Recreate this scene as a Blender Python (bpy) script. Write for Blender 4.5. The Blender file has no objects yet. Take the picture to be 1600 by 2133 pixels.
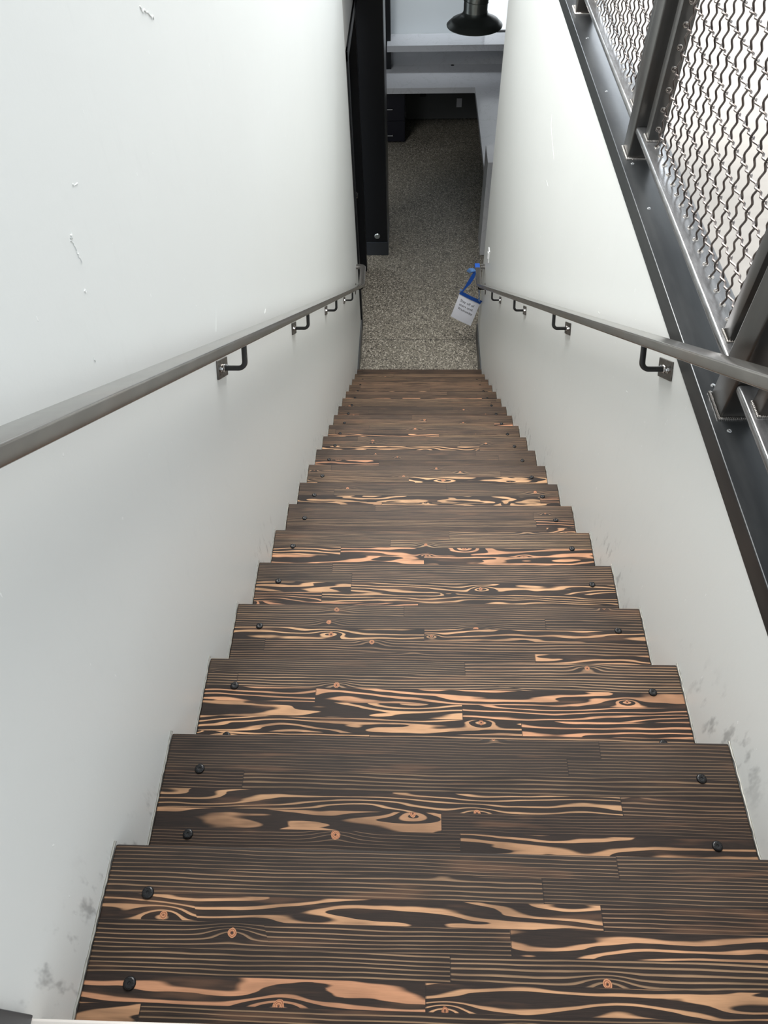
import bpy, bmesh, math, random
from mathutils import Vector, Matrix
random.seed(7)
S = bpy.context.scene
COL = S.collection

# ------------------------------------------------------------------ camera
CAM = bpy.data.cameras.new('camera')
CAM.sensor_fit = 'HORIZONTAL'; CAM.sensor_width = 36.0
CAM.lens = 36.0 * 1533.84 / 1600.0
CAM.clip_start = 0.02; CAM.clip_end = 100
camo = bpy.data.objects.new('camera', CAM); COL.objects.link(camo)
cr = Vector((0.99937789, 0.02736316, -0.02225059))
cu = Vector((-0.00788016, 0.78819896, 0.61537005))
cf = Vector((-0.03437636, 0.61481188, -0.78792424))
mw = Matrix.Identity(4)
for i in range(3):
    mw[i][0] = cr[i]; mw[i][1] = cu[i]; mw[i][2] = -cf[i]
mw[0][3], mw[1][3], mw[2][3] = 0.5226842, -0.32818589, 1.39055985
camo.matrix_world = mw
S.camera = camo

# ------------------------------------------------------------------ light
S.view_settings.view_transform = 'Standard'
S.view_settings.look = 'None'
S.view_settings.gamma = 1.0
S.view_settings.use_curve_mapping = False
S.view_settings.exposure = 0.0
wd = bpy.data.worlds.new('daylight'); S.world = wd; wd.use_nodes = True
wn = wd.node_tree.nodes['Background']
wn.inputs[0].default_value = (0.90, 0.96, 1.0, 1); wn.inputs[1].default_value = 1.2

def area(name, loc, target, sx, sy, power, color):
    l = bpy.data.lights.new(name, 'AREA'); l.shape = 'RECTANGLE'; l.size = sx; l.size_y = sy
    l.energy = power; l.color = color
    o = bpy.data.objects.new(name, l); COL.objects.link(o)
    o.location = loc
    d = Vector(target) - Vector(loc)
    o.rotation_euler = d.to_track_quat('-Z', 'Y').to_euler()
    return o
# the tall glazing upstairs beyond the stairwell, the street window downstairs, and added fill panels
area('right_wall_fill', (-3.0, 2.6, 4.2), (1.2, 2.8, -0.4), 3.0, 7.0, 640, (1.0, 0.99, 0.965))  # unseen panel added high on the left to brighten the right wall
area('stairwell_fill', (0.62, 4.3, 3.4), (0.62, 4.5, 0.0), 1.8, 3.6, 500, (1.0, 0.985, 0.955))  # added overhead panel, carries light down to the deep end of the stairwell
area('upper_window_light', (1.8, 10.5, 2.8), (0.8, 2.0, -1.0), 4.5, 2.0, 190, (0.86, 0.93, 1.0))
area('street_window_light', (2.7, 10.9, -1.5), (1.6, 9.0, -3.0), 2.0, 1.6, 13, (0.93, 0.96, 1.0))
cl = area('counter_fill', (1.2, 10.42, -0.45), (1.1, 11.0, -2.0), 2.2, 0.3, 6.5, (0.90, 0.95, 1.0)); cl.data.spread = math.radians(62)  # added fill for the ledge and back wall, no fixture modelled

# ------------------------------------------------------------------ node helpers
class NT:
    def __init__(self, name):
        self.m = bpy.data.materials.new(name); self.m.use_nodes = True
        self.t = self.m.node_tree; self.b = self.t.nodes['Principled BSDF']
    def n(self, kind, **kw):
        x = self.t.nodes.new(kind)
        for k, v in kw.items(): setattr(x, k, v)
        return x
    def put(self, sock, v):
        if isinstance(v, bpy.types.NodeSocket): self.t.links.new(v, sock)
        elif isinstance(v, (tuple, list)):
            try: sock.default_value = v
            except Exception: sock.default_value = tuple(v)[:3]
        else: sock.default_value = v
    def math(self, op, a, b=0.0, c=0.0, clamp=False):
        x = self.n('ShaderNodeMath', operation=op); x.use_clamp = clamp
        self.put(x.inputs[0], a); self.put(x.inputs[1], b); self.put(x.inputs[2], c)
        return x.outputs[0]
    def xyz(self, a, b, c):
        x = self.n('ShaderNodeCombineXYZ')
        for i, v in enumerate((a, b, c)): self.put(x.inputs[i], v)
        return x.outputs[0]
    def sep(self, v):
        x = self.n('ShaderNodeSeparateXYZ'); self.put(x.inputs[0], v)
        return x.outputs
    def noise(self, vec, scale=1.0, detail=2.0, rough=0.5, dist=0.0):
        x = self.n('ShaderNodeTexNoise'); self.put(x.inputs['Vector'], vec)
        x.inputs['Scale'].default_value = scale; x.inputs['Detail'].default_value = detail
        x.inputs['Roughness'].default_value = rough; x.inputs['Distortion'].default_value = dist
        return x.outputs[0]
    def smooth(self, v, lo, hi, a=0.0, b=1.0):
        x = self.n('ShaderNodeMapRange', interpolation_type='SMOOTHSTEP')
        self.put(x.inputs[0], v); self.put(x.inputs[1], lo); self.put(x.inputs[2], hi)
        self.put(x.inputs[3], a); self.put(x.inputs[4], b)
        return x.outputs[0]
    def mix(self, f, a, b):
        x = self.n('ShaderNodeMix', data_type='RGBA')
        self.put(x.inputs[0], f); self.put(x.inputs[6], a); self.put(x.inputs[7], b)
        return x.outputs[2]
    def white(self, v):
        x = self.n('ShaderNodeTexWhiteNoise', noise_dimensions='1D'); self.put(x.inputs['W'], v)
        return x.outputs['Value']
    def obj(self): return self.n('ShaderNodeTexCoord').outputs['Object']
    def pos(self): return self.n('ShaderNodeNewGeometry').outputs['Position']
    def bump(self, h, strength=0.2, dist=0.002):
        x = self.n('ShaderNodeBump'); x.inputs['Strength'].default_value = strength
        x.inputs['Distance'].default_value = dist; self.put(x.inputs['Height'], h)
        self.t.links.new(x.outputs[0], self.b.inputs['Normal'])
    def out(self, color=None, rough=None, metal=None, spec=None):
        for k, v in (('Base Color', color), ('Roughness', rough), ('Metallic', metal), ('Specular IOR Level', spec)):
            if v is not None: self.put(self.b.inputs[k], v)
        return self.m

def plain(name, col, rough=0.5, metal=0.0, spec=0.5, var=0.06, scale=30):
    t = NT(name); n = t.noise(t.pos(), scale, 3)
    a = tuple(c * (1 - var) for c in col) + (1,); b = tuple(min(1, c * (1 + var)) for c in col) + (1,)
    return t.out(t.mix(n, a, b), rough, metal, spec)

# painted drywall, faintly orange-peeled, scuffed in places
def paint(name, col, rough=0.42):
    t = NT(name); p = t.pos()
    n = t.noise(p, 1.1, 3); fine = t.noise(p, 90, 3); mid = t.noise(p, 9, 4)
    c = t.mix(n, tuple(x * 0.97 for x in col) + (1,), tuple(min(1, x * 1.03) for x in col) + (1,))
    s = t.sep(p)
    # scuffs: sparse thin marks
    sv = t.noise(t.xyz(t.math('MULTIPLY', s[0], 20), t.math('MULTIPLY', s[1], 30), t.math('MULTIPLY', s[2], 11)), 1.0, 3, 0.6)
    gate = t.noise(p, 2.3, 1)
    low = t.math('ADD', s[2], t.math('MULTIPLY', s[1], 0.6583))       # height above the line of nosings
    near = t.smooth(low, 0.02, 0.16, 1.0, 0.0)
    m = t.math('MULTIPLY', t.smooth(sv, 0.54, 0.72), t.smooth(gate, 0.42, 0.58))
    m = t.math('MULTIPLY', m, t.math('ADD', t.math('MULTIPLY', near, 0.5), 0.02))
    c = t.mix(m, c, (0.16, 0.165, 0.17, 1))
    # small pale chips
    v = t.noise(t.xyz(t.math('MULTIPLY', s[0], 40), t.math('MULTIPLY', s[1], 60), t.math('MULTIPLY', s[2], 35)), 1.0, 2)
    ch = t.math('MULTIPLY', t.smooth(v, 0.74, 0.77), 0.6)
    c = t.mix(ch, c, (0.93, 0.94, 0.93, 1))
    h = t.math('ADD', t.math('MULTIPLY', fine, 0.35), t.math('MULTIPLY', mid, 0.8))
    h = t.math('ADD', h, t.math('MULTIPLY', ch, 2.0))
    t.bump(h, 0.22, 0.0022)
    return t.out(c, rough, 0, 0.45)

M = {}
M['wall'] = paint('painted_drywall', (0.755, 0.772, 0.757))
M['wall_far'] = paint('shade_tinted_drywall', (0.40, 0.39, 0.365), 0.5)  # left wall's paint with the shade under the upper floor put into it
M['wall_dim'] = plain('charcoal_wall_paint', (0.10, 0.10, 0.10), 0.6)
M['wall_pale'] = paint('pale_blue_grey_paint', (0.74, 0.79, 0.81), 0.4)
M['ceiling'] = plain('black_ceiling_paint', (0.04, 0.04, 0.04), 0.7)
M['black'] = plain('black_paint', (0.006, 0.007, 0.009), 0.45, spec=0.3)
M['black_trim'] = plain('black_base_trim', (0.022, 0.026, 0.032), 0.35)
M['base'] = plain('dark_grey_rubber_base', (0.060, 0.063, 0.066), 0.4)
M['navy'] = plain('navy_lacquer', (0.0025, 0.003, 0.010), 0.4)
M['under'] = plain('grey_panel', (0.055, 0.058, 0.058), 0.6)
M['white_plastic'] = plain('white_plastic', (0.88, 0.89, 0.90), 0.6, var=0.02)
M['paper'] = plain('printer_paper', (0.80, 0.82, 0.90), 0.7, var=0.02)
M['ink'] = plain('black_ink', (0.03, 0.03, 0.035), 0.7)
M['tape'] = plain('blue_painters_tape', (0.010, 0.075, 0.36), 0.5, var=0.15, scale=60)
M['tape_back'] = plain('pale_tape_back', (0.16, 0.34, 0.72), 0.5)
M['bolt'] = plain('black_lag_bolt', (0.022, 0.022, 0.023), 0.30, 0.6)
M['zinc'] = plain('zinc_bolt', (0.62, 0.63, 0.64), 0.22, 1.0)
M['handle'] = plain('brushed_handle', (0.5, 0.5, 0.5), 0.3, 1.0)
M['nosing'] = plain('pale_landing_board', (0.60, 0.56, 0.52), 0.5, var=0.08, scale=14)
M['bead'] = plain('cut_edge_bead', (0.32, 0.31, 0.28), 0.3, 0.5, var=0.5, scale=70)
M['cap'] = plain('speckled_metal_cap', (0.33, 0.36, 0.36), 0.3, 0.7, var=0.6, scale=160)
M['outlet'] = plain('grey_cover_plate', (0.5, 0.5, 0.53), 0.4)

def steel(name, lo, hi, rough=0.32, sc=(6, 1.2, 6), metal=0.85, tint=None):
    t = NT(name); p = t.pos(); s = t.sep(p)
    v = t.xyz(t.math('MULTIPLY', s[0], sc[0]), t.math('MULTIPLY', s[1], sc[1]), t.math('MULTIPLY', s[2], sc[2]))
    n = t.noise(v, 3.0, 4, 0.6); f = t.noise(p, 60, 3)
    c = t.mix(t.smooth(n, 0.3, 0.7), lo + (1,), hi + (1,))
    if tint:
        c = t.mix(t.math('MULTIPLY', t.smooth(t.noise(p, 4.0, 2), 0.5, 0.7), 0.5), c, tint + (1,))
    r = t.math('ADD', t.math('MULTIPLY', f, 0.06), rough - 0.03)
    t.bump(f, 0.03, 0.0006)
    return t.out(c, r, metal, 0.5)
M['rail'] = steel('handrail_steel', (0.225, 0.218, 0.205), (0.275, 0.265, 0.25), 0.20, metal=0.8, tint=(0.25, 0.215, 0.19))
M['arm'] = steel('bracket_black_steel', (0.010, 0.010, 0.010), (0.022, 0.021, 0.020), 0.34, metal=0.3)
M['plate'] = steel('bracket_plate_steel', (0.08, 0.072, 0.065), (0.17, 0.155, 0.14), 0.28)
M['mill'] = steel('mill_scale_steel', (0.036, 0.039, 0.042), (0.055, 0.058, 0.060), 0.32, metal=0.6)
M['post'] = steel('guard_post_steel', (0.080, 0.079, 0.076), (0.105, 0.103, 0.10), 0.32, sc=(2, 2, 1), metal=0.7, tint=(0.10, 0.075, 0.06))
M['flat'] = steel('guard_flat_steel', (0.17, 0.17, 0.172), (0.27, 0.27, 0.275), 0.26, sc=(22, 5, 20), metal=0.8)
M['wire'] = steel('crimped_wire_steel', (0.075, 0.062, 0.058), (0.14, 0.12, 0.11), 0.30, metal=0.7)
M['weld'] = plain('weld_bead', (0.50, 0.47, 0.44), 0.2, 1.0, var=0.35, scale=300)
M['duct'] = steel('dark_duct_metal', (0.30, 0.33, 0.32), (0.40, 0.43, 0.42), 0.36, sc=(0.3, 0.3, 0.3), metal=0.9)
M['bell'] = plain('dark_spun_metal', (0.13, 0.145, 0.14), 0.38, 0.6)

# charred and brushed, glued-up pine
def wood():
    t = NT('brushed_dark_pine'); o = t.obj(); s = t.sep(o)
    loc = t.sep(t.n('ShaderNodeObjectInfo').outputs['Location'])
    u = s[0]; v = t.math('MULTIPLY', s[1], -1.0)
    vz = t.math('SUBTRACT', v, s[2])                          # wraps over the nosing
    st = t.math('FLOOR', t.math('DIVIDE', vz, 0.0392))
    base = t.math('ADD', t.math('MULTIPLY', loc[2], 41.3), t.math('MULTIPLY', st, 7.31))
    hs = t.white(base)
    jl = t.math('FLOOR', t.math('ADD', t.math('DIVIDE', u, 1.17), t.math('MULTIPLY', hs, 9.0)))
    seed = t.math('ADD', base, t.math('MULTIPLY', jl, 3.77))
    h1 = t.white(t.math('ADD', seed, 11.1)); h2 = t.white(t.math('ADD', seed, 23.7)); h3 = t.white(t.math('ADD', seed, 37.9))
    front = t.math('LESS_THAN', st, 1.5)                      # the nosing pieces are quarter-sawn
    brush = t.white(t.math('ADD', t.math('MULTIPLY', loc[2], 11.37), 17.7))   # how lightly each tread was brushed
    thr = t.math('SUBTRACT', 0.66, t.math('MULTIPLY', brush, 0.36))
    fine = t.math('MAXIMUM', front, t.math('GREATER_THAN', h1, thr))
    # knots
    kx, ky = 2.6, 9.0
    kc = t.xyz(t.math('ADD', t.math('MULTIPLY', u, kx), t.math('MULTIPLY', seed, 1.37)), t.math('ADD', t.math('MULTIPLY', v, ky), t.math('MULTIPLY', seed, 0.91)), 0.0)
    vo = t.n('ShaderNodeTexVoronoi', voronoi_dimensions='2D'); t.put(vo.inputs['Vector'], kc); vo.inputs['Scale'].default_value = 1.0
    vp = t.sep(vo.outputs['Position']); ks = t.sep(kc); vc = t.sep(vo.outputs['Color'])
    dx = t.math('DIVIDE', t.math('SUBTRACT', ks[0], vp[0]), kx); dy = t.math('DIVIDE', t.math('SUBTRACT', ks[1], vp[1]), ky)
    on = t.smooth(vc[0], 0.52, 0.60)
    size = t.math('ADD', t.math('MULTIPLY', vc[1], 0.006), 0.0035)
    wob = t.math('MULTIPLY', t.math('SUBTRACT', t.noise(o, 70, 2), 0.5), 0.006)
    r = t.math('ADD', t.math('SQRT', t.math('ADD', t.math('POWER', t.math('ABSOLUTE', dx), 2.0), t.math('POWER', t.math('ABSOLUTE', dy), 2.0))), wob)
    rq = t.math('DIVIDE', t.math('ADD', t.math('POWER', t.math('MULTIPLY', t.math('ABSOLUTE', dx), 0.33), 2.0), t.math('POWER', t.math('ABSOLUTE', dy), 2.0)),
                t.math('MULTIPLY', t.math('MULTIPLY', size, size), 3.2))
    g = t.math('MULTIPLY', t.math('EXPONENT', t.math('MULTIPLY', rq, -1.0)), on)
    # growth-ring field
    nv = t.xyz(t.math('ADD', t.math('MULTIPLY', u, 2.6), t.math('MULTIPLY', seed, 5.1)), t.math('MULTIPLY', v, 22.0), seed)
    n1 = t.math('SUBTRACT', t.noise(nv, 1.0, 2.0, 0.35), 0.5)
    nv2 = t.xyz(t.math('MULTIPLY', u, 14.0), t.math('MULTIPLY', v, 60.0), seed)
    n2 = t.math('SUBTRACT', t.noise(nv2, 1.0, 1.0), 0.5)
    freq_b = t.math('ADD', t.math('MULTIPLY', h2, 60.0), 22.0)
    freq = t.math('ADD', t.math('MULTIPLY', fine, t.math('ADD', t.math('MULTIPLY', h2, 50.0), 125.0)), t.math('MULTIPLY', t.math('SUBTRACT', 1.0, fine), freq_b))
    amp = t.math('ADD', t.math('MULTIPLY', t.math('SUBTRACT', 1.0, fine), t.math('ADD', t.math('MULTIPLY', h3, 2.6), 2.4)), 2.2)
    fld = t.math('ADD', t.math('MULTIPLY', v, freq), t.math('MULTIPLY', n1, amp))
    fld = t.math('ADD', fld, t.math('MULTIPLY', n2, 0.28))
    fld = t.math('ADD', fld, t.math('MULTIPLY', g, 1.7))
    fr = t.math('FRACT', t.math('ADD', fld, t.math('MULTIPLY', h3, 5.0)))
    w0 = t.math('ADD', t.math('MULTIPLY', h2, 0.20), t.math('ADD', t.math('MULTIPLY', fine, 0.06), 0.46))
    up = t.smooth(fr, w0, t.math('ADD', w0, t.math('ADD', t.math('MULTIPLY', fine, 0.1), 0.15)))
    dn = t.smooth(fr, 0.955, 0.995, 1.0, 0.0)
    band = t.math('MULTIPLY', up, dn)
    band = t.math('MULTIPLY', band, t.math('SUBTRACT', 1.0, t.math('MULTIPLY', front, 0.16)))
    band = t.math('MULTIPLY', band, t.math('SUBTRACT', 1.0, t.math('MULTIPLY', t.math('ADD', t.math('MULTIPLY', fine, 0.45), 0.55), t.math('MULTIPLY', brush, 0.62))))
    # uneven charring
    ch = t.noise(t.xyz(t.math('MULTIPLY', u, 5.0), t.math('MULTIPLY', v, 14.0), t.math('MULTIPLY', seed, 1.0)), 1.0, 3)
    band = t.math('MULTIPLY', band, t.smooth(ch, 0.25, 0.62, 0.45, 1.0))
    fib = t.noise(t.xyz(t.math('MULTIPLY', u, 22.0), t.math('MULTIPLY', v, 700.0), 0.0), 1.0, 3, 0.6)
    lightc = t.mix(h3, (0.56, 0.265, 0.150, 1), (0.60, 0.36, 0.195, 1))
    lightc = t.mix(t.math('MULTIPLY', fine, 0.75), lightc, (0.30, 0.205, 0.125, 1))
    darkc = t.mix(ch, (0.0115, 0.0095, 0.0088, 1), (0.030, 0.021, 0.017, 1))
    darkc = t.mix(t.math('MULTIPLY', front, 0.35), darkc, (0.036, 0.029, 0.024, 1))
    c = t.mix(band, darkc, lightc)
    c = t.mix(t.smooth(fib, 0.35, 0.75, 0.0, 0.20), c, (0.075, 0.047, 0.035, 1))
    pat = t.noise(t.xyz(t.math('MULTIPLY', u, 3.5), t.math('MULTIPLY', v, 30.0), t.math('MULTIPLY', seed, 2.3)), 1.0, 3, 0.6)
    c = t.mix(t.smooth(pat, 0.56, 0.72, 0.0, 0.35), c, (0.16, 0.085, 0.05, 1))
    c = t.mix(t.smooth(pat, 0.44, 0.28, 0.0, 0.45), c, (0.014, 0.012, 0.011, 1))
    # knot face: rings and a dark heart
    inside = t.math('MULTIPLY', t.math('LESS_THAN', r, size), on)
    ring = t.math('SINE', t.math('MULTIPLY', r, 2300.0))
    kcx = t.mix(t.smooth(ring, -0.4, 1.0), (0.24, 0.095, 0.050, 1), (0.46, 0.23, 0.125, 1))
    kcx = t.mix(t.smooth(r, 0.0008, 0.0022, 1.0, 0.0), kcx, (0.03, 0.02, 0.018, 1))
    c = t.mix(inside, c, kcx)
    # glue lines and butt joints
    fs = t.math('FRACT', t.math('DIVIDE', vz, 0.0392))
    edge = t.math('LESS_THAN', t.math('MINIMUM', fs, t.math('SUBTRACT', 1.0, fs)), 0.016)
    fj = t.math('FRACT', t.math('ADD', t.math('DIVIDE', u, 1.17), t.math('MULTIPLY', hs, 9.0)))
    ej = t.math('LESS_THAN', fj, 0.0016)
    c = t.mix(t.math('MULTIPLY', t.math('MAXIMUM', edge, ej), 0.7), c, (0.018, 0.014, 0.013, 1))
    t.bump(t.math('ADD', band, t.math('MULTIPLY', fib, 0.5)), 0.25, 0.0009)
    rg = t.math('ADD', t.math('MULTIPLY', fib, 0.16), 0.46)
    return t.out(c, rg, 0, 0.16)
M['wood'] = wood()

# ground and sealed concrete, aggregate showing
def terrazzo():
    t = NT('ground_concrete'); p = t.pos(); s = t.sep(p)
    vo = t.n('ShaderNodeTexVoronoi'); t.put(vo.inputs['Vector'], p); vo.inputs['Scale'].default_value = 105
    vc = t.sep(vo.outputs['Color'])
    big = t.noise(p, 1.6, 3)
    c = t.mix(big, (0.130, 0.118, 0.094, 1), (0.188, 0.173, 0.142, 1))
    c = t.mix(t.smooth(vc[0], 0.72, 0.80), c, (0.045, 0.040, 0.034, 1))
    c = t.mix(t.math('MULTIPLY', t.smooth(vc[1], 0.80, 0.86), 0.8), c, (0.42, 0.39, 0.33, 1))
    wob = t.math('MULTIPLY', t.math('SUBTRACT', t.noise(t.xyz(t.math('MULTIPLY', s[0], 9), 0, 0), 1, 4, 0.7), 0.5), 0.012)
    d = t.math('ABSOLUTE', t.math('SUBTRACT', t.math('ADD', s[1], wob), 5.868))
    c = t.mix(t.math('LESS_THAN', d, 0.0034), c, (0.016, 0.014, 0.012, 1))
    return t.out(c, t.math('ADD', t.math('MULTIPLY', vc[2], 0.2), 0.34), 0, 0.45)
M['terrazzo'] = terrazzo()

# large pale floor boards/slabs upstairs with thin joints
def upfloor():
    t = NT('pale_upper_floor'); p = t.pos(); s = t.sep(p)
    n = t.noise(t.xyz(t.math('MULTIPLY', s[0], 1.2), t.math('MULTIPLY', s[1], 9), 0), 1.5, 4, 0.6)
    c = t.mix(n, (0.295, 0.272, 0.247, 1), (0.375, 0.352, 0.325, 1))
    fy = t.math('FRACT', t.math('DIVIDE', t.math('SUBTRACT', s[1], 1.78), 0.94))
    e = t.math('LESS_THAN', t.math('MINIMUM', fy, t.math('SUBTRACT', 1.0, fy)), 0.0022)
    c = t.mix(t.math('MULTIPLY', e, 0.6), c, (0.25, 0.23, 0.21, 1))
    return t.out(c, 0.38, 0, 0.5)
M['upfloor'] = upfloor()

def marble():
    t = NT('white_marble'); p = t.pos()
    n = t.noise(p, 2.2, 5, 0.6, 1.6)
    vein = t.smooth(t.math('ABSOLUTE', t.math('SUBTRACT', n, 0.5)), 0.0, 0.016, 1.0, 0.0)
    c = t.mix(t.noise(p, 1.2, 2), (0.47, 0.485, 0.515, 1), (0.58, 0.59, 0.61, 1))
    c = t.mix(t.math('MULTIPLY', vein, 0.35), c, (0.36, 0.36, 0.37, 1))
    return t.out(c, 0.18, 0, 0.5)
M['marble'] = marble()

def glass():
    m = bpy.data.materials.new('window_glass'); m.use_nodes = True; t = m.node_tree
    t.nodes.remove(t.nodes['Principled BSDF'])
    tr = t.nodes.new('ShaderNodeBsdfTransparent'); gl = t.nodes.new('ShaderNodeBsdfGlossy'); gl.inputs['Roughness'].default_value = 0.02
    fr = t.nodes.new('ShaderNodeFresnel'); mx = t.nodes.new('ShaderNodeMixShader')
    t.links.new(fr.outputs[0], mx.inputs[0]); t.links.new(tr.outputs[0], mx.inputs[1]); t.links.new(gl.outputs[0], mx.inputs[2])
    t.links.new(mx.outputs[0], t.nodes['Material Output'].inputs[0])
    return m
M['glass'] = glass()

# ------------------------------------------------------------------ mesh helpers
def world_origin(o):
    v = Vector((0, 0, 0))
    while o is not None: v += o.location; o = o.parent
    return v
def link(name, bm, mat, parent=None, origin=None, smooth=False):
    """bm is in world coordinates; the object gets its origin at `origin`."""
    me = bpy.data.meshes.new(name)
    og = Vector(origin) if origin is not None else (world_origin(parent) if parent else Vector((0, 0, 0)))
    bmesh.ops.translate(bm, verts=bm.verts, vec=-og)
    bmesh.ops.recalc_face_normals(bm, faces=bm.faces)
    bm.to_mesh(me); bm.free()
    me.materials.append(M[mat])
    if smooth:
        for f in me.polygons: f.use_smooth = True
        try: me.set_sharp_from_angle(angle=math.radians(40))
        except Exception: pass
    o = bpy.data.objects.new(name, me); COL.objects.link(o)
    if parent: o.parent = parent; o.location = og - world_origin(parent)
    else: o.location = og
    return o
def thing(name, label, cat, loc=(0, 0, 0), group=None):
    o = bpy.data.objects.new(name, None); COL.objects.link(o); o.empty_display_size = 0.05
    o.location = loc; o['label'] = label; o['category'] = cat
    if group: o['group'] = group
    return o
def tag(o, label, cat, group=None):
    o['label'] = label; o['category'] = cat
    if group: o['group'] = group
    return o
def struct(name, bm, mat, label=None, smooth=False, origin=None):
    o = link(name, bm, mat, origin=origin, smooth=smooth); o['kind'] = 'structure'
    if label: o['label'] = label
    return o
def box(bm, a, b, bev=0.0, seg=2):
    r = bmesh.ops.create_cube(bm, size=1.0)
    vs = r['verts']
    for v in vs:
        for i in range(3): v.co[i] = a[i] + (v.co[i] + 0.5) * (b[i] - a[i])
    if bev > 0:
        es = list({e for v in vs for e in v.link_edges})
        bmesh.ops.bevel(bm, geom=es, offset=bev, segments=seg, profile=0.5, affect='EDGES')
    return bm
def B(*boxes, bev=0.0, seg=2):
    bm = bmesh.new()
    for a, b in boxes: box(bm, a, b, bev, seg)
    return bm
def sweep(bm, pts, prof, closed_prof=True, ups=None, caps=True):
    """sweep a 2-D profile (list of (side, up)) along points with mitred joints"""
    n = len(pts); rings = []
    pts = [Vector(p) for p in pts]
    up0 = Vector((0, 0, 1))
    for i, p in enumerate(pts):
        d0 = (p - pts[i-1]).normalized() if i > 0 else None
        d1 = (pts[i+1] - p).normalized() if i < n-1 else None
        if d0 is None: d0 = d1
        if d1 is None: d1 = d0
        t = (d0 + d1)
        t = t.normalized() if t.length > 1e-6 else d1
        up = Vector(ups[i]) if ups else up0
        side = d1.cross(up).normalized() if abs(d1.dot(up)) < 0.99 else d0.cross(up).normalized()
        sd = t.cross(up)
        sd = sd.normalized() if sd.length > 1e-3 else side
        u2 = sd.cross(t).normalized()
        k = 1.0 / max(0.35, t.dot(d1))
        bend_h = abs((d1 - d0).dot(sd)) ; bend_v = abs((d1 - d0).dot(u2))
        ks = k if bend_h > 1e-4 else 1.0; ku = k if bend_v > 1e-4 else 1.0
        rings.append([bm.verts.new(p + sd * a * ks + u2 * b * ku) for a, b in prof])
    m = len(prof)
    for i in range(n-1):
        for j in range(m):
            bm.faces.new((rings[i][j], rings[i][(j+1) % m], rings[i+1][(j+1) % m], rings[i+1][j]))
    if caps:
        bm.faces.new(rings[0]); bm.faces.new(rings[-1])
    return bm
def roundrect(w, h, r, seg=3):
    out = []
    for cx, cy, a0 in ((w/2-r, h/2-r, 0), (-w/2+r, h/2-r, 90), (-w/2+r, -h/2+r, 180), (w/2-r, -h/2+r, 270)):
        for i in range(seg+1):
            a = math.radians(a0 + 90*i/seg); out.append((cx + r*math.cos(a), cy + r*math.sin(a)))
    return out
def circ(r, n=12): return [(r*math.cos(2*math.pi*i/n), r*math.sin(2*math.pi*i/n)) for i in range(n)]
def tube(bm, pts, r, n=8, caps=True):
    """round tube with a transported frame"""
    pts = [Vector(p) for p in pts]; rings = []
    t0 = (pts[1]-pts[0]).normalized(); a = Vector((1, 0, 0)) if abs(t0.x) < 0.9 else Vector((0, 1, 0))
    s = t0.cross(a).normalized()
    for i, p in enumerate(pts):
        t = (pts[min(i+1, len(pts)-1)] - pts[max(i-1, 0)]).normalized()
        s = (s - t * s.dot(t)).normalized(); u = t.cross(s)
        rr = r(i / (len(pts)-1)) if callable(r) else r
        rings.append([bm.verts.new(p + (s*math.cos(2*math.pi*k/n) + u*math.sin(2*math.pi*k/n)) * rr) for k in range(n)])
    for i in range(len(pts)-1):
        for j in range(n):
            bm.faces.new((rings[i][j], rings[i][(j+1) % n], rings[i+1][(j+1) % n], rings[i+1][j]))
    if caps: bm.faces.new(rings[0]); bm.faces.new(rings[-1])
    return bm
def lathe(bm, prof, c, n=40, axis='Z'):
    rings = []
    for r, z in prof:
        ring = []
        for k in range(n):
            a = 2*math.pi*k/n
            if axis == 'Z': q = Vector((r*math.cos(a), r*math.sin(a), z))
            elif axis == 'X': q = Vector((z, r*math.cos(a), r*math.sin(a)))
            else: q = Vector((r*math.cos(a), z, r*math.sin(a)))
            ring.append(bm.verts.new(Vector(c) + q))
        rings.append(ring)
    for i in range(len(rings)-1):
        for j in range(n):
            bm.faces.new((rings[i][j], rings[i][(j+1) % n], rings[i+1][(j+1) % n], rings[i+1][j]))
    if prof[0][0] > 1e-5: bm.faces.new(rings[0])
    if prof[-1][0] > 1e-5: bm.faces.new(rings[-1])
    bmesh.ops.remove_doubles(bm, verts=bm.verts, dist=1e-5)
    return bm
def copy_tree(o, parent=None, loc=None):
    c = o.copy(); COL.objects.link(c); c.parent = parent
    if loc is not None: c.location = loc
    for ch in o.children: copy_tree(ch, c)
    return c

# ------------------------------------------------------------------ dimensions
W, T, R = 1.21618, 0.273447, 0.18
NT_ = 20
FL = -20*R                       # lower floor
LAND_Y = -0.268
YE = 5.95                        # where the stair walls end
CZ_ = -2.846
TOPZ = 0.107                     # top of the right wall

# ------------------------------------------------------------------ shell
struct('floor', B(((-2.5, 4.9, FL-0.15), (5.0, 11.6, FL))), 'terrazzo', 'ground and sealed concrete floor at the foot of the stairs')
struct('wall_left', B(((-0.14, -1.6, FL), (0.0, YE, 1.75)), bev=0.004), 'wall', 'tall pale grey wall left of the stairs')
struct('wall_left_rear', B(((-0.14, YE+0.001, -0.915), (-0.003, 7.43, -0.30)), ((-0.14, YE+0.001, FL), (-0.003, 6.02, -0.915))), 'wall_far', 'wall above the black door frame, its shade painted in as warm grey')
struct('wall_right', B(((W, -1.6, FL), (W+0.125, YE, TOPZ)), bev=0.0), 'wall', 'pale grey half-height wall right of the stairs')
struct('floor_upper', B(((W+0.126, -1.6, -0.05), (6.0, 6.6, 0.15))), 'upfloor', 'pale upper floor beyond the mesh guard')
struct('floor_landing', B(((0.001, -1.6, 0.02), (W-0.001, LAND_Y-0.02, 0.18))), 'upfloor', 'pale landing at the top of the stairs')
struct('trim_1', B(((0.001, LAND_Y-0.019, 0.12), (W-0.001, LAND_Y, 0.1805)), bev=0.003), 'nosing', 'pale nosing board at the landing edge')
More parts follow.
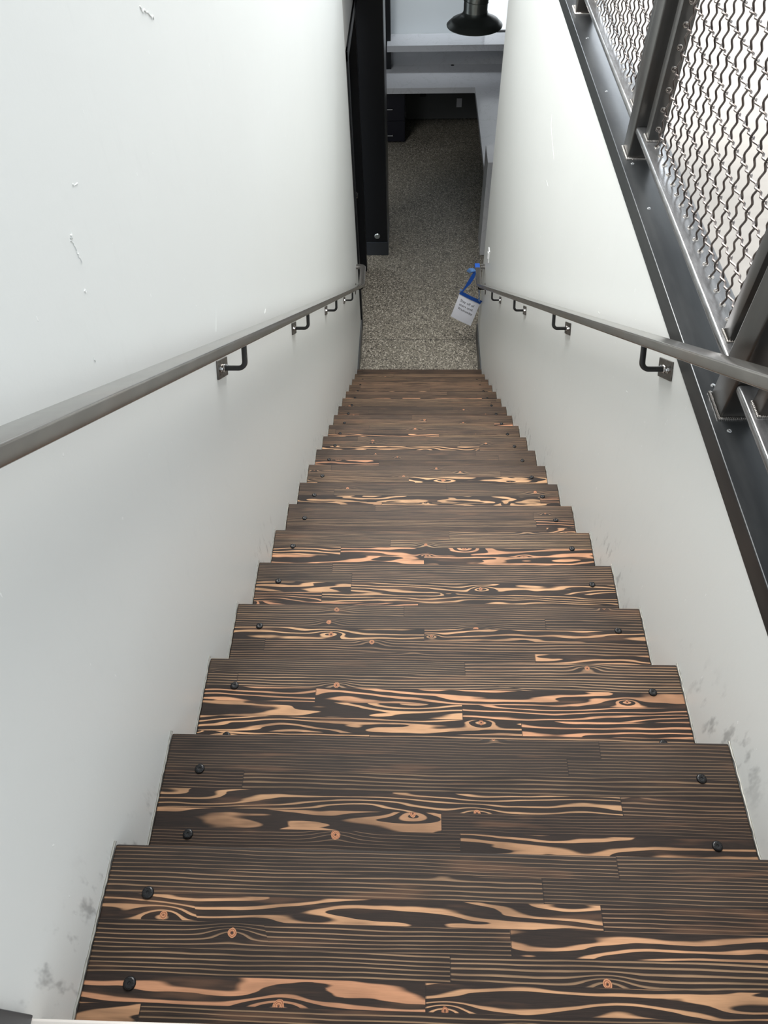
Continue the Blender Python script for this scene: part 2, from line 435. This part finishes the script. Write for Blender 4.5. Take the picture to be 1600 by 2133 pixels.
struct('ceiling', B(((-0.14, YE+0.03, -0.30), (5.0, 11.6, -0.06))), 'ceiling', 'ceiling over the lower room')
struct('wall_back', B(((-1.5, 10.95, FL), (1.47, 11.1, -0.30)), ((1.47, 10.95, FL), (5.0, 11.1, -2.515)), ((1.47, 10.95, -0.6), (5.0, 11.1, -0.30))), 'wall_pale', 'pale back wall behind the marble ledge')
struct('wall_right_rear', B(((3.8, YE, FL), (3.95, 10.95, -0.30))), 'wall_dim')
struct('wall_front_rear', B(((W+0.126, YE-0.14, FL), (3.8, YE, -0.06))), 'wall_dim')
struct('wall_left_back', B(((-0.9, 8.0, FL), (-0.75, 10.95, -0.30))), 'wall_dim')
struct('baseboard_left', B(((0.0, YE-1.06, FL), (0.012, 6.0, FL+0.155)), bev=0.002), 'base', 'dark grey rubber base at the left foot of the stairs')
struct('baseboard_right', B(((W-0.012, YE-1.06, FL), (W, YE-0.01, FL+0.155)), bev=0.002), 'base', 'dark grey rubber base at the right foot of the stairs')
struct('baseboard_landing', B(((-0.001, -1.5, 0.181), (0.013, LAND_Y+0.004, 0.335)), bev=0.002), 'base', 'dark grey base end on the landing')

# small torn and filled marks in the plaster of the left wall
wl = bpy.data.objects['wall_left']; wr = bpy.data.objects['wall_right']
def plaster_mark(par, x, pts, r, out):
    bm = bmesh.new(); rn = random.Random(len(pts)*7 + int(abs(pts[0][0])*100))
    P3 = []
    for (a, b) in zip(pts[:-1], pts[1:]):
        for k in range(5):
            f = k/5; P3.append((x + out*0.0003, a[0]+(b[0]-a[0])*f + rn.uniform(-1, 1)*r*0.9, a[1]+(b[1]-a[1])*f + rn.uniform(-1, 1)*r*0.9))
    rs = [r*rn.uniform(0.2, 1.0) for _ in P3]; rs[0] = rs[-1] = r*0.1
    tube(bm, P3, lambda f: rs[int(round(f*(len(P3)-1)))], 6)
    for v in bm.verts: v.co.x = x + (v.co.x - x)*0.7
    link('plaster_mark', bm, 'wall', par, smooth=True)
plaster_mark(wl, 0, [(1.284, 0.888), (1.297, 0.876), (1.327, 0.864), (1.342, 0.851), (1.361, 0.842)], 0.00280, 1)
plaster_mark(wl, 0, [(0.692, 0.774), (0.683, 0.767), (0.688, 0.75), (0.687, 0.736), (0.689, 0.722)], 0.00255, 1)
plaster_mark(wl, 0, [(1.304, 0.18), (1.275, 0.156), (1.25, 0.135)], 0.00115, 1)
plaster_mark(wl, 0, [(0.753, 0.819), (0.756, 0.815), (0.778, 0.808)], 0.00153, 1)
plaster_mark(wl, 0, [(0.662, 0.69), (0.667, 0.682)], 0.00255, 1)
plaster_mark(wl, 0, [(1.865, -0.235), (1.833, -0.238)], 0.00191, 1)
plaster_mark(wl, 0, [(0.606, 0.601), (0.606, 0.589)], 0.00191, 1)
plaster_mark(wr, W, [(3.504, -0.296), (3.483, -0.342), (3.369, -0.378), (3.242, -0.41)], 0.00122, -1)
plaster_mark(wr, W, [(3.385, -0.57), (3.286, -0.561)], 0.00138, -1)
plaster_mark(wr, W, [(1.959, -0.32), (1.926, -0.31)], 0.00138, -1)
plaster_mark(wr, W, [(1.458, -0.253), (1.437, -0.243)], 0.00115, -1)

# window behind the ledge
w1 = struct('window_1', B(((1.47, 10.99, -2.515), (1.50, 11.05, -0.6)), ((3.75, 10.99, -2.515), (3.8, 11.05, -0.6)), ((1.47, 10.99, -2.515), (3.8, 11.05, -2.503)), ((1.47, 10.99, -0.64), (3.8, 11.05, -0.6))), 'black', 'bright window behind the marble ledge')
link('pane', B(((1.50, 11.018, -2.503), (3.75, 11.024, -0.64))), 'glass', w1)

# door in the left wall
d1 = struct('door_1', B(((-0.13, 6.12, FL+0.008), (-0.085, 7.10, -1.0))), 'black', 'black recessed door in the left wall')
fb = bmesh.new()
box(fb, (-0.14, 6.02, FL), (0.013, 6.115, -0.915), 0.003)
box(fb, (-0.14, 7.09, FL), (0.013, 7.18, -0.915), 0.003)
box(fb, (-0.14, 6.02, -0.99), (0.0135, 7.43, -0.915), 0.003)
link('door_frame', fb, 'black', d1)
link('door_stop', B(((-0.075, 6.115, -1.04), (-0.03, 7.09, -0.99)), ((-0.075, 6.115, FL), (-0.045, 6.14, -1.0)), bev=0.002), 'mill', d1)
link('door_handle', tube(bmesh.new(), [(-0.085, 7.0, FL+1.0), (-0.05, 7.0, FL+1.0), (-0.045, 6.99, FL+1.0), (-0.045, 6.9, FL+1.0)], 0.008), 'handle', d1, smooth=True)
struct('wall_return', B(((-0.14, 7.43, FL), (0.2450, 8.0, -0.30)), bev=0.002), 'black', 'black painted wall end beyond the left wall')
struct('baseboard_return', B(((0.0, 7.412, FL), (0.253, 7.43, FL+0.165)), ((0.245, 7.43, FL), (0.253, 8.0, FL+0.165)), bev=0.002), 'black_trim', 'dark base trim on the black wall end')
struct('trim_2', B(((0.239, 7.427, FL+0.166), (0.2475, 8.002, -0.31))), 'mill', 'thin metal corner trim on the black wall end')
cap = link('round_cover', lathe(bmesh.new(), [(0.0, -0.012), (0.026, -0.012), (0.034, -0.004), (0.034, 0.0)], (0.127, 7.43, FL+0.239), 32, 'Y'), 'cap', origin=(0.127, 7.43, FL+0.239), smooth=True)
tag(cap, 'small round speckled metal cover low on the black wall end', 'cover')
struct('wall_pillar', B(((-0.6, 10.70, CZ_+0.001), (0.222, 10.95, -0.30))), 'black', 'black pilaster at the left end of the marble ledge')

# ------------------------------------------------------------------ staircase
stair = thing('staircase', 'long straight staircase of charred and brushed dark pine treads between two walls', 'staircase', (0, 0, 0))
def tread_bm():
    bm = bmesh.new()
    box(bm, (0.0035, -T-0.035, -0.062), (W-0.0035, 0.0, 0.0), 0.0035, 3)
    return bm
def bolt_bm():
    bm = bmesh.new()
    lathe(bm, [(0.0, 0.0022), (0.0020, 0.0024), (0.0026, 0.0034), (0.0060, 0.0040), (0.0088, 0.0034), (0.0102, 0.0018), (0.0106, -0.001)], (0, 0, 0), 24)
    for k in range(10):                       # raised tick marks round the button head
        a = 2*math.pi*k/10
        c = Vector((math.cos(a)*0.0070, math.sin(a)*0.0070, 0.0040))
        bmesh.ops.create_icosphere(bm, subdivisions=1, radius=0.0009, matrix=Matrix.Translation(c))
    return bm
def bead_bm(x):
    bm = bmesh.new(); pts = []
    rn = random.Random(int(x*100)+3)
    n = 26
    for i in range(n+1):
        y = -T - 0.004 + (T+0.008)*i/n
        pts.append((x + rn.uniform(-0.0008, 0.0008), y, 0.0012 + rn.uniform(-0.0012, 0.0012)))
    rs = [rn.uniform(0.0014, 0.0030) for _ in range(n+1)]
    tube(bm, pts, lambda f: rs[int(round(f*n))], 6)
    return bm
protoT = link('tread', tread_bm(), 'wood', stair, origin=(0, 0, 0), smooth=False)
protoB = None
for bx in (0.079, W-0.079):
    for by in (-0.077, -0.209):
        if protoB is None:
            protoB = link('bolt', bolt_bm(), 'bolt', protoT, origin=(0, 0, 0), smooth=True); protoB.location = (bx, by, 0)
        else:
            c = protoB.copy(); COL.objects.link(c); c.parent = protoT; c.location = (bx, by, 0)
            c.rotation_euler = (0, 0, random.uniform(0, 6))
for x in (0.0014, W-0.0014):
    link('edge_bead', bead_bm(x), 'bead', protoT, origin=(0, 0, 0), smooth=True)
for k in range(1, NT_):
    copy_tree(protoT, stair, (0, k*T, -k*R))
rp = link('riser', B(((0.004, -0.04, -R+0.0005), (W-0.004, -0.02, -0.0625))), 'wood', stair, origin=(0, 0, 0))
rp.location = (0, 0, 0)
for k in range(1, NT_):
    c = rp.copy(); COL.objects.link(c); c.parent = stair; c.location = (0, k*T, -k*R)
top_r = rp.copy(); COL.objects.link(top_r); top_r.parent = stair; top_r.location = (0, -T, R)
sb = bmesh.new()
for x0, x1 in ((0.02, 0.07), (W-0.07, W-0.02)):
    a = [bm_v for bm_v in ()]
    v = []
    for x in (x0, x1):
        v.append([sb.verts.new(q) for q in ((x, -0.30, -0.07), (x, 19*T-0.05, -19*R-0.07), (x, 19*T-0.05, FL), (x, 19*T-0.35, FL), (x, -0.30, -0.42))])
    sb.faces.new(v[0]); sb.faces.new(v[1][::-1])
    for i in range(5): sb.faces.new((v[0][i], v[0][(i+1) % 5], v[1][(i+1) % 5], v[1][i]))
link('stringer', sb, 'wood', stair)

# ------------------------------------------------------------------ handrails
def make_bracket(side):
    """side=+1: wall on the left (x=0), arm reaches +x. origin at plate centre on the wall"""
    s = side
    bm = bmesh.new()
    pts = [(s*0.006, 0, 0), (s*0.049, 0, 0)]
    for i in range(1, 9):
        a = math.radians(90*i/8); pts.append((s*(0.049 + 0.018*math.sin(a)), 0, 0.018*(1-math.cos(a))))
    pts.append((s*0.067, 0, 0.071))
    # square bar swept in the xz plane
    prof = roundrect(0.0135, 0.0135, 0.002, 2)
    rings = []
    P_ = [Vector(p) for p in pts]
    for i, p in enumerate(P_):
        t = (P_[min(i+1, len(P_)-1)] - P_[max(i-1, 0)]).normalized()
        sd = Vector((0, 1, 0)); u = t.cross(sd)
        rings.append([bm.verts.new(p + sd*a + u*b) for a, b in prof])
    m = len(prof)
    for i in range(len(rings)-1):
        for j in range(m): bm.faces.new((rings[i][j], rings[i][(j+1) % m], rings[i+1][(j+1) % m], rings[i+1][j]))
    bm.faces.new(rings[0]); bm.faces.new(rings[-1])
    arm = link('bracket', bm, 'arm', None, origin=(0, 0, 0), smooth=True)
    pb = bmesh.new(); box(pb, (min(0, s*0.006), -0.052, -0.0255), (max(0, s*0.006), 0.052, 0.0255), 0.0015)
    link('wall_plate', pb, 'plate', arm, origin=(0, 0, 0))
    wb = bmesh.new()
    for y, z in ((0.0065, 0.0), (-0.0065, 0.0), (0, 0.0072), (0, -0.0072)):
        for k in range(4):
            q = (s*0.0085, y + random.uniform(-.002, .002) + (0 if y else (k-1.5)*0.0035), z + (0 if z else (k-1.5)*0.0035))
            bmesh.ops.create_icosphere(wb, subdivisions=1, radius=0.0035, matrix=Matrix.Translation(q))
    link('weld_bead', wb, 'weld', arm, origin=(0, 0, 0), smooth=True)
    for y in (-0.030, 0.030):
        hb = lathe(bmesh.new(), [(0.0, s*0.014), (0.0048, s*0.0138), (0.0056, s*0.012), (0.0056, s*0.0085), (0.0085, s*0.0075), (0.0085, s*0.006)], (0, y, 0), 6, 'X')
        link('hex_bolt', hb, 'zinc', arm, origin=(0, 0, 0), smooth=True)
    return arm
def make_rail(side, xw, label):
    s = side
    xc = xw + s*0.0665
    t = thing('handrail', label, 'handrail', (xc, 2.5, -0.7), 'steel handrails along the stair walls')
    k = R/T
    zc = 0.945 if side > 0 else 0.941               # centre height at y=0
    yb = 5.50 ; zb = zc - k*yb
    pts = [(xc, -0.62, zc + k*0.62 - 0.0)]
    pts += [(xc, yb, zb), (xc, 5.80, zb), (xw + s*0.001, 5.80, zb)] if False else [(xc, yb, zb)]
    bm = bmesh.new()
    prof = roundrect(0.051, 0.0265, 0.004, 3)
    sweep(bm, pts, prof)
    # level extension and the return to the wall, rounded corner
    ext = [(xc, yb-0.006, zb-0.0005), (xc, 5.765, zb-0.0005)]
    for i in range(1, 7):
        a = math.radians(90*i/6); ext.append((xc - s*0.030*(1-math.cos(a)), 5.765 + 0.030*math.sin(a), zb-0.0005))
    ext.append((xw + s*0.001, 5.795, zb-0.0005))
    sweep(bm, ext, prof)
    link('rail', bm, 'rail', t, smooth=True)
    return t, zb
tL, zbL = make_rail(1, 0.0, 'square steel handrail on the left wall')
tR, zbR = make_rail(-1, W, 'square steel handrail on the right wall, paper sign taped to its lower end')
bl = make_bracket(1); br = make_bracket(-1)
ys = [0.130, 1.224, 2.322, 3.41, 4.50]
def place(b, t, xw, first, y, z, tilt=-math.atan2(R, T)):
    loc = Vector((xw, y, z)) - t.location
    if first: b.parent = t; b.location = loc; q = b
    else: q = copy_tree(b, t, loc)
    q.rotation_euler = (tilt, 0, 0)
for i, y in enumerate(ys):
    place(bl, tL, 0.0, i == 0, y, 0.848 - R/T*y)
    place(br, tR, W, i == 0, y, 0.846 - R/T*y)
place(bl, tL, 0.0, False, 5.56, zbL - 0.082, 0.0)
place(br, tR, W, False, 5.56, zbR - 0.082, 0.0)

# ------------------------------------------------------------------ steel curb channel on the right wall
tr3 = struct('trim_3', B(((W-0.002, -1.6, 0.108), (W+0.128, YE, 0.1652)), bev=0.0025), 'mill', 'dark steel channel capping the right wall')
for y in (0.871, 1.022, 1.818, 2.096, 2.64, 3.15):
    sc = bmesh.new()
    lathe(sc, [(0.0, 0.0005), (0.0018, 0.001), (0.0022, 0.0022), (0.0050, 0.0016), (0.0058, 0.0)], (W+0.034, y, 0.1652), 16)
    link('screw', sc, 'zinc', tr3, smooth=True)

# ------------------------------------------------------------------ mesh guard
guard = thing('mesh_guardrail', 'steel guard with crimped wire mesh panels on the curb right of the stairs', 'guardrail', (1.28, 2.0, 0.165))
RZ = 0.270
posts = [-0.30, 0.91, 2.125, 3.42, 4.68]
PW = 0.085
def weldline(bm, pts, r=0.0048, step=0.0045):
    for a, b in zip(pts[:-1], pts[1:]):
        a = Vector(a); b = Vector(b); n = max(1, int((b-a).length/step))
        for i in range(n+1):
            p = a.lerp(b, i/n)
            bmesh.ops.create_icosphere(bm, subdivisions=1, radius=r*random.uniform(0.85, 1.15), matrix=Matrix.Translation(p))
for y in posts:
    po = link('post', B(((1.238, y, 0.1652), (1.323, y+PW, 1.20)), bev=0.006, seg=3), 'post', guard, smooth=True)
    wb = bmesh.new()
    weldline(wb, [(1.236, y+PW, 0.1672), (1.236, y-0.003, 0.1672), (1.325, y-0.003, 0.1672)])
    link('weld_bead', wb, 'weld', po, smooth=True)
    wb = bmesh.new(); weldline(wb, [(1.242, y+PW+0.001, RZ+0.001), (1.320, y+PW+0.001, RZ+0.001)], 0.0030)
    link('weld_bead', wb, 'weld', po, smooth=True)
link('top_rail', B(((1.236, -1.5, 1.20), (1.325, 5.9, 1.235)), bev=0.004), 'post', guard)
PITCH = 0.0568
def wire_pts(p0, axis, length, phase, sign):
    n = int(length/0.0042); out = []
    for i in range(n+1):
        d = length*i/n
        q = Vector(p0)
        c = math.cos(3*math.pi*(d - phase)/PITCH)
        c = 2/math.pi*math.asin(max(-1, min(1, c)))*0.55 + c*0.5     # nearly a zigzag with soft corners
        q[axis] += d; q[0] += sign*0.0033*c
        out.append(q)
    return out
wire_cache = {}
for i in range(len(posts)-1):
    y0, y1 = posts[i]+PW, posts[i+1]
    # flat bottom rail between posts, its top face 0.27 high
    br_ = link('bottom_rail', B(((1.242, y0, RZ-0.020), (1.322, y1, RZ)), bev=0.006, seg=3), 'flat', guard, smooth=True)
    a0, a1 = y0 + 0.105, y1 - 0.055
    fb = bmesh.new()
    box(fb, (1.259, a0-0.045 + 0.0, RZ), (1.303, a0, 1.185), 0.004)
    box(fb, (1.259, a1-0.003, RZ), (1.303, a1+0.0, 1.185), 0.001)
    box(fb, (1.259, a1-0.045, RZ), (1.2625, a1, 1.185), 0.001)
    box(fb, (1.2995, a1-0.045, RZ), (1.303, a1, 1.185), 0.001)
    box(fb, (1.259, a1-0.0455, RZ), (1.303, a1-0.042, 1.185), 0.001)
    box(fb, (1.259, a0, 1.141), (1.303, a1, 1.185), 0.004)
    fr_ = link('panel_frame', fb, 'post', guard, smooth=True)
    wb = bmesh.new()
    weldline(wb, [(1.257, a0-0.002, RZ+0.002), (1.257, a0-0.047, RZ+0.002), (1.303, a0-0.047, RZ+0.002)], 0.0036)
    link('weld_bead', wb, 'weld', fr_, smooth=True); wb = bmesh.new()
    weldline(wb, [(1.257, a1-0.002, RZ+0.002), (1.257, a1-0.047, RZ+0.002), (1.303, a1-0.047, RZ+0.002)], 0.0036)
    link('weld_bead', wb, 'weld', fr_, smooth=True)
    ya, yb_ = a0, a1-0.044
    nv = int((yb_ - ya - 0.03)/PITCH) + 1
    off = (yb_ - ya - (nv-1)*PITCH)/2
    mb = bmesh.new(); rb = bmesh.new()
    zs = [RZ + 0.038 + PITCH*k for k in range(15)]
    ysv = [ya + off + PITCH*k for k in range(nv)]
    for k, y in enumerate(ysv):
        tube(mb, wire_pts((1.281, y, RZ-0.004), 2, 1.145-RZ, zs[0]-RZ+0.004, -1 if k % 2 else 1), 0.0028, 6)
        lathe(rb, [(0.0045, 0.0006), (0.0058, 0.0022), (0.0078, 0.0018), (0.0086, 0.0)], (1.281, y, RZ), 14)
    for k, z in enumerate(zs):
        tube(mb, wire_pts((1.281, ya-0.002, z), 1, yb_-ya+0.006, ysv[0]-ya+0.002, 1 if k % 2 else -1), 0.0028, 6)
        lathe(rb, [(0.0045, -0.0006), (0.0060, -0.0030), (0.0082, -0.0026), (0.0092, 0.0)], (1.281, yb_-0.0015, z), 14, 'Y')
    wm = link('wire_mesh', mb, 'wire', guard, smooth=True)
    link('wire_rosettes', rb, 'weld', wm, smooth=True)

# ------------------------------------------------------------------ reception counter
cnt = thing('reception_counter', 'white marble L-shaped counter with raised rear ledge in the dim room below', 'counter', (1.3, 9.5, FL))
CZ, LZ = -2.846, -2.499
link('worktop', B(((-0.4, 10.10, CZ-0.07), (2.1, 10.84, CZ)), ((1.346, 7.80, CZ-0.07), (2.1, 10.10, CZ)), bev=0.0), 'marble', cnt)
link('backsplash', B(((0.222, 10.84, CZ), (3.6, 10.948, LZ-0.075))), 'marble', cnt)
link('ledge', B(((0.177, 10.54, LZ-0.075), (3.6, 10.70, LZ)), ((0.2225, 10.70, LZ-0.075), (3.6, 10.948, LZ)), bev=0.0), 'marble', cnt)
link('end_panel', B(((1.325, 7.41, FL), (2.1, 7.79, -2.50)), bev=0.003), 'marble', cnt)
link('back_panel', B(((0.43, 10.84, FL+0.03), (2.1, 10.90, CZ-0.07))), 'under', cnt)
link('side_panel', B(((1.50, 7.80, FL), (1.53, 10.84, CZ-0.07))), 'black', cnt)
link('grommet', lathe(bmesh.new(), [(0.0, 0.004), (0.02, 0.004), (0.026, 0.0)], (1.07, 10.815, CZ), 20), 'black', cnt)
dc = thing('drawer_cabinet', 'dark navy drawer cabinet under the marble counter', 'cabinet', (0.2, 10.2, FL))
link('body', B(((-0.3, 10.20, FL+0.01), (0.42, 10.80, CZ-0.075))), 'navy', dc)
for z0, z1, hz in ((-3.30, -2.94, -3.14), (-3.58, -3.31, -3.49)):
    dr = link('drawer', B(((-0.06, 10.182, z0), (0.415, 10.20, z1)), bev=0.002), 'navy', dc)
    link('handle', tube(bmesh.new(), [(0.09, 10.182, hz), (0.09, 10.155, hz), (0.25, 10.155, hz), (0.25, 10.182, hz)], 0.006), 'handle', dr, smooth=True)
ob = link('outlet_cover', B(((1.155, 10.833, -3.41), (1.23, 10.84, -3.29)), bev=0.002), 'outlet')
tag(ob, 'grey outlet cover on the panel under the counter', 'outlet')
jb = link('junction_box', B(((0.63, 10.80, -3.25), (0.71, 10.839, -2.93)), bev=0.003), 'black')
tag(jb, 'small black box under the counter near the drawers', 'box')

# ------------------------------------------------------------------ duct with flared bell
dk = thing('duct_hood', 'dark metal duct elbow ending in a round flared bell above the marble ledge', 'duct', (1.095, 7.5, -1.25))
bb = bmesh.new()
lathe(bb, [(0.112, 0.118), (0.118, 0.100), (0.135, 0.085), (0.170, 0.066), (0.205, 0.048), (0.222, 0.042), (0.232, 0.030), (0.250, 0.018), (0.260, 0.008), (0.258, 0.0), (0.250, 0.004), (0.200, 0.036), (0.120, 0.075), (0.104, 0.118)], (1.095, 7.5, -1.25), 56)
link('bell', bb, 'bell', dk, smooth=True)
db = bmesh.new()
segs = [(0, 0.10), (0, 0.20)]
cxr, czr, rr = 0.165, 0.20, 0.165
path = [(0.0, 0.10), (0.0, 0.20)] + [(cxr - rr*math.cos(math.radians(a)), czr + rr*math.sin(math.radians(a))) for a in (22.5, 45, 67.5, 90)] + [(2.7, czr+rr)]
pp = [(1.095+x, 7.5, -1.25+z) for x, z in path]
pts2 = []
sweep_prof = circ(0.110, 32)
def ring_at(bm, c, t, r, n=32):
    u = Vector((0, 1, 0)); v = t.cross(u).normalized()
    return [bm.verts.new(c + u*r*math.cos(2*math.pi*k/n) + v*r*math.sin(2*math.pi*k/n)) for k in range(n)]
V = [Vector(p) for p in pp]; rings = []
for i, p in enumerate(V):
    d0 = (p - V[i-1]).normalized() if i else (V[1]-V[0]).normalized()
    d1 = (V[i+1]-p).normalized() if i < len(V)-1 else d0
    t_ = (d0+d1).normalized(); u = Vector((0, 1, 0)); v_ = t_.cross(u).normalized(); kk = 1/max(.3, t_.dot(d1))
    rings.append([db.verts.new(p + u*0.11*math.cos(2*math.pi*k/32) + v_*0.11*kk*math.sin(2*math.pi*k/32)) for k in range(32)])
for i in range(len(rings)-1):
    for j in range(32): db.faces.new((rings[i][j], rings[i][(j+1) % 32], rings[i+1][(j+1) % 32], rings[i+1][j]))
link('elbow', db, 'duct', dk, smooth=True)
sm = bmesh.new()
for i, p in enumerate(V[1:-1]):
    d0 = (p - V[i]).normalized(); d1 = (V[i+2]-p).normalized(); t_ = (d0+d1).normalized(); u = Vector((0, 1, 0)); v_ = t_.cross(u).normalized(); kk = 1/max(.3, t_.dot(d1))
    loop = [p + u*0.112*math.cos(2*math.pi*k/40) + v_*0.112*kk*math.sin(2*math.pi*k/40) for k in range(41)]
    tube(sm, loop, 0.0035, 6, caps=False)
link('seam', sm, 'duct', dk, smooth=True)
hg = bmesh.new(); box(hg, (1.60, 7.49, -0.78), (1.62, 7.51, -0.30)); box(hg, (2.9, 7.49, -0.78), (2.92, 7.51, -0.30))
link('hanger', hg, 'duct', dk)

# ------------------------------------------------------------------ switch on the right wall
swt = thing('light_switch', 'white light switch plate at the far end of the right wall', 'switch', (W, 5.55, -2.40))
link('cover_plate', B(((W-0.007, 5.515, -2.46), (W, 5.59, -2.345)), bev=0.002), 'white_plastic', swt)
link('rocker', B(((W-0.013, 5.538, -2.432), (W-0.006, 5.567, -2.373)), bev=0.002), 'white_plastic', swt)

# ------------------------------------------------------------------ paper sign hung with blue tape
SY = 5.735
sg = thing('paper_sign', 'white paper sign hanging tilted by blue tape from the right handrail', 'sign', (1.12, SY, -2.63))
TL = Vector((0.991, SY, -2.937)); TR = Vector((1.197, SY, -3.055)); BL = Vector((0.919, SY, -3.203))
wv = (TR - TL); hv = (BL - TL)
def paper_pt(u, v, d=0.0):
    bow = 0.006*math.sin(math.pi*u) + 0.004*math.sin(math.pi*v)
    return TL + wv*u + hv*v + Vector((0, -bow - d, 0))
pb = bmesh.new(); N = 10
for side in (0, 1):
    g = [[pb.verts.new(paper_pt(i/N, j/N, -0.0006*side)) for i in range(N+1)] for j in range(N+1)]
    for j in range(N):
        for i in range(N):
            f = (g[j][i], g[j][i+1], g[j+1][i+1], g[j+1][i]); pb.faces.new(f if side == 0 else f[::-1])
link('sheet', pb, 'paper', sg, smooth=True)
def text_part(body, uc, vc, width):
    cu_ = bpy.data.curves.new('lettering', 'FONT'); cu_.body = body; cu_.size = 1.0; cu_.extrude = 0.0; cu_.resolution_u = 3
    cu_.align_x = 'CENTER'; cu_.align_y = 'CENTER'
    to = bpy.data.objects.new('lettering_tmp', cu_)
    me = to.to_mesh(); bm = bmesh.new(); bm.from_mesh(me); to.to_mesh_clear()
    xs = [v.co.x for v in bm.verts]; wd_ = max(xs)-min(xs); mid = (max(xs)+min(xs))/2
    k = width/wd_; wl, hl = wv.length, hv.length
    for v in bm.verts:
        u = uc + (v.co.x-mid)*k/1.0; vv = vc - v.co.y*k*wl/hl
        v.co = paper_pt(u, vv, 0.0012)
    bpy.data.objects.remove(to); bpy.data.curves.remove(cu_)
    link('lettering', bm, 'ink', sg)
text_part('Stay off of', 0.47, 0.20, 0.66)
text_part('stairs until', 0.47, 0.365, 0.64)
text_part('Wednesday', 0.50, 0.53, 0.72)
def ribbon(name, pts, widths, mat, nrm=(0, -1, 0), th=0.0008):
    bm = bmesh.new(); pts_ = [Vector(p) for p in pts]; R2 = []
    for i, p in enumerate(pts_):
        t_ = (pts_[min(i+1, len(pts_)-1)] - pts_[max(i-1, 0)]).normalized()
        nn = Vector(nrm[i] if isinstance(nrm, list) else nrm); s_ = t_.cross(nn).normalized(); nn = s_.cross(t_).normalized(); h = widths[i]/2
        R2.append([bm.verts.new(p + s_*h), bm.verts.new(p - s_*h), bm.verts.new(p - s_*h + nn*th), bm.verts.new(p + s_*h + nn*th)])
    for i in range(len(R2)-1):
        for j in range(4): bm.faces.new((R2[i][j], R2[i][(j+1) % 4], R2[i+1][(j+1) % 4], R2[i+1][j]))
    bm.faces.new(R2[0]); bm.faces.new(R2[-1])
    return link(name, bm, mat, sg, smooth=True)
e0 = TL - hv*0.02 + Vector((0, -0.004, 0)); e1 = TR - hv*0.02 + Vector((0.006, -0.004, 0)); upv = -hv.normalized()
ribbon('tape', [e0 + upv*0.012, (e0+e1)/2 + upv*0.013 + Vector((0, -0.008, 0)), e1 + upv*0.012], [0.036, 0.036, 0.040], 'tape')
ribbon('tape', [(1.122, SY-0.02, -2.675), (1.100, SY-0.03, -2.735), (1.070, SY-0.03, -2.80), (1.035, SY-0.02, -2.865), (1.012, SY-0.01, -2.915)], [0.022, 0.040, 0.036, 0.016, 0.012], 'tape', [(0.3, -1, 0), (0.1, -1, 0), (-0.1, -1, 0), (-0.6, -1, 0), (-0.2, -1, 0)])
ribbon('tape', [(0.993, SY-0.006, -2.905), (1.000, SY-0.01, -2.880), (1.014, SY-0.012, -2.900)], [0.012, 0.016, 0.008], 'tape_back')
ribbon('tape', [(1.125, SY-0.02, -2.672), (1.098, SY-0.035, -2.652), (1.070, SY-0.03, -2.655), (1.055, SY-0.02, -2.672), (1.075, SY-0.02, -2.690), (1.112, SY-0.02, -2.680)], [0.010, 0.034, 0.040, 0.030, 0.020, 0.008], 'tape_back', [(0, -1, .3), (0, -1, .3), (0, -1, 0), (0, -1, -.3), (0, -1, -.3), (0, -1, 0)])
hw = bmesh.new(); box(hw, (1.112, 5.745, zbR-0.0155), (1.165, 5.79, zbR+0.0148), 0.002)
hw2 = bmesh.new(); box(hw2, (1.1215, 5.762, zbR-0.018), (1.168, 5.825, zbR+0.0165), 0.003)
hw.free(); link('tape_wrap', hw2, 'tape', sg)
ribbon('tape', [(1.140, 5.56, zbR-0.02), (1.165, 5.63, -2.82), (1.180, 5.70, -2.96), (1.185, SY-0.008, -3.02)], [0.006, 0.008, 0.010, 0.026], 'tape_back', (-0.6, -1, 0))
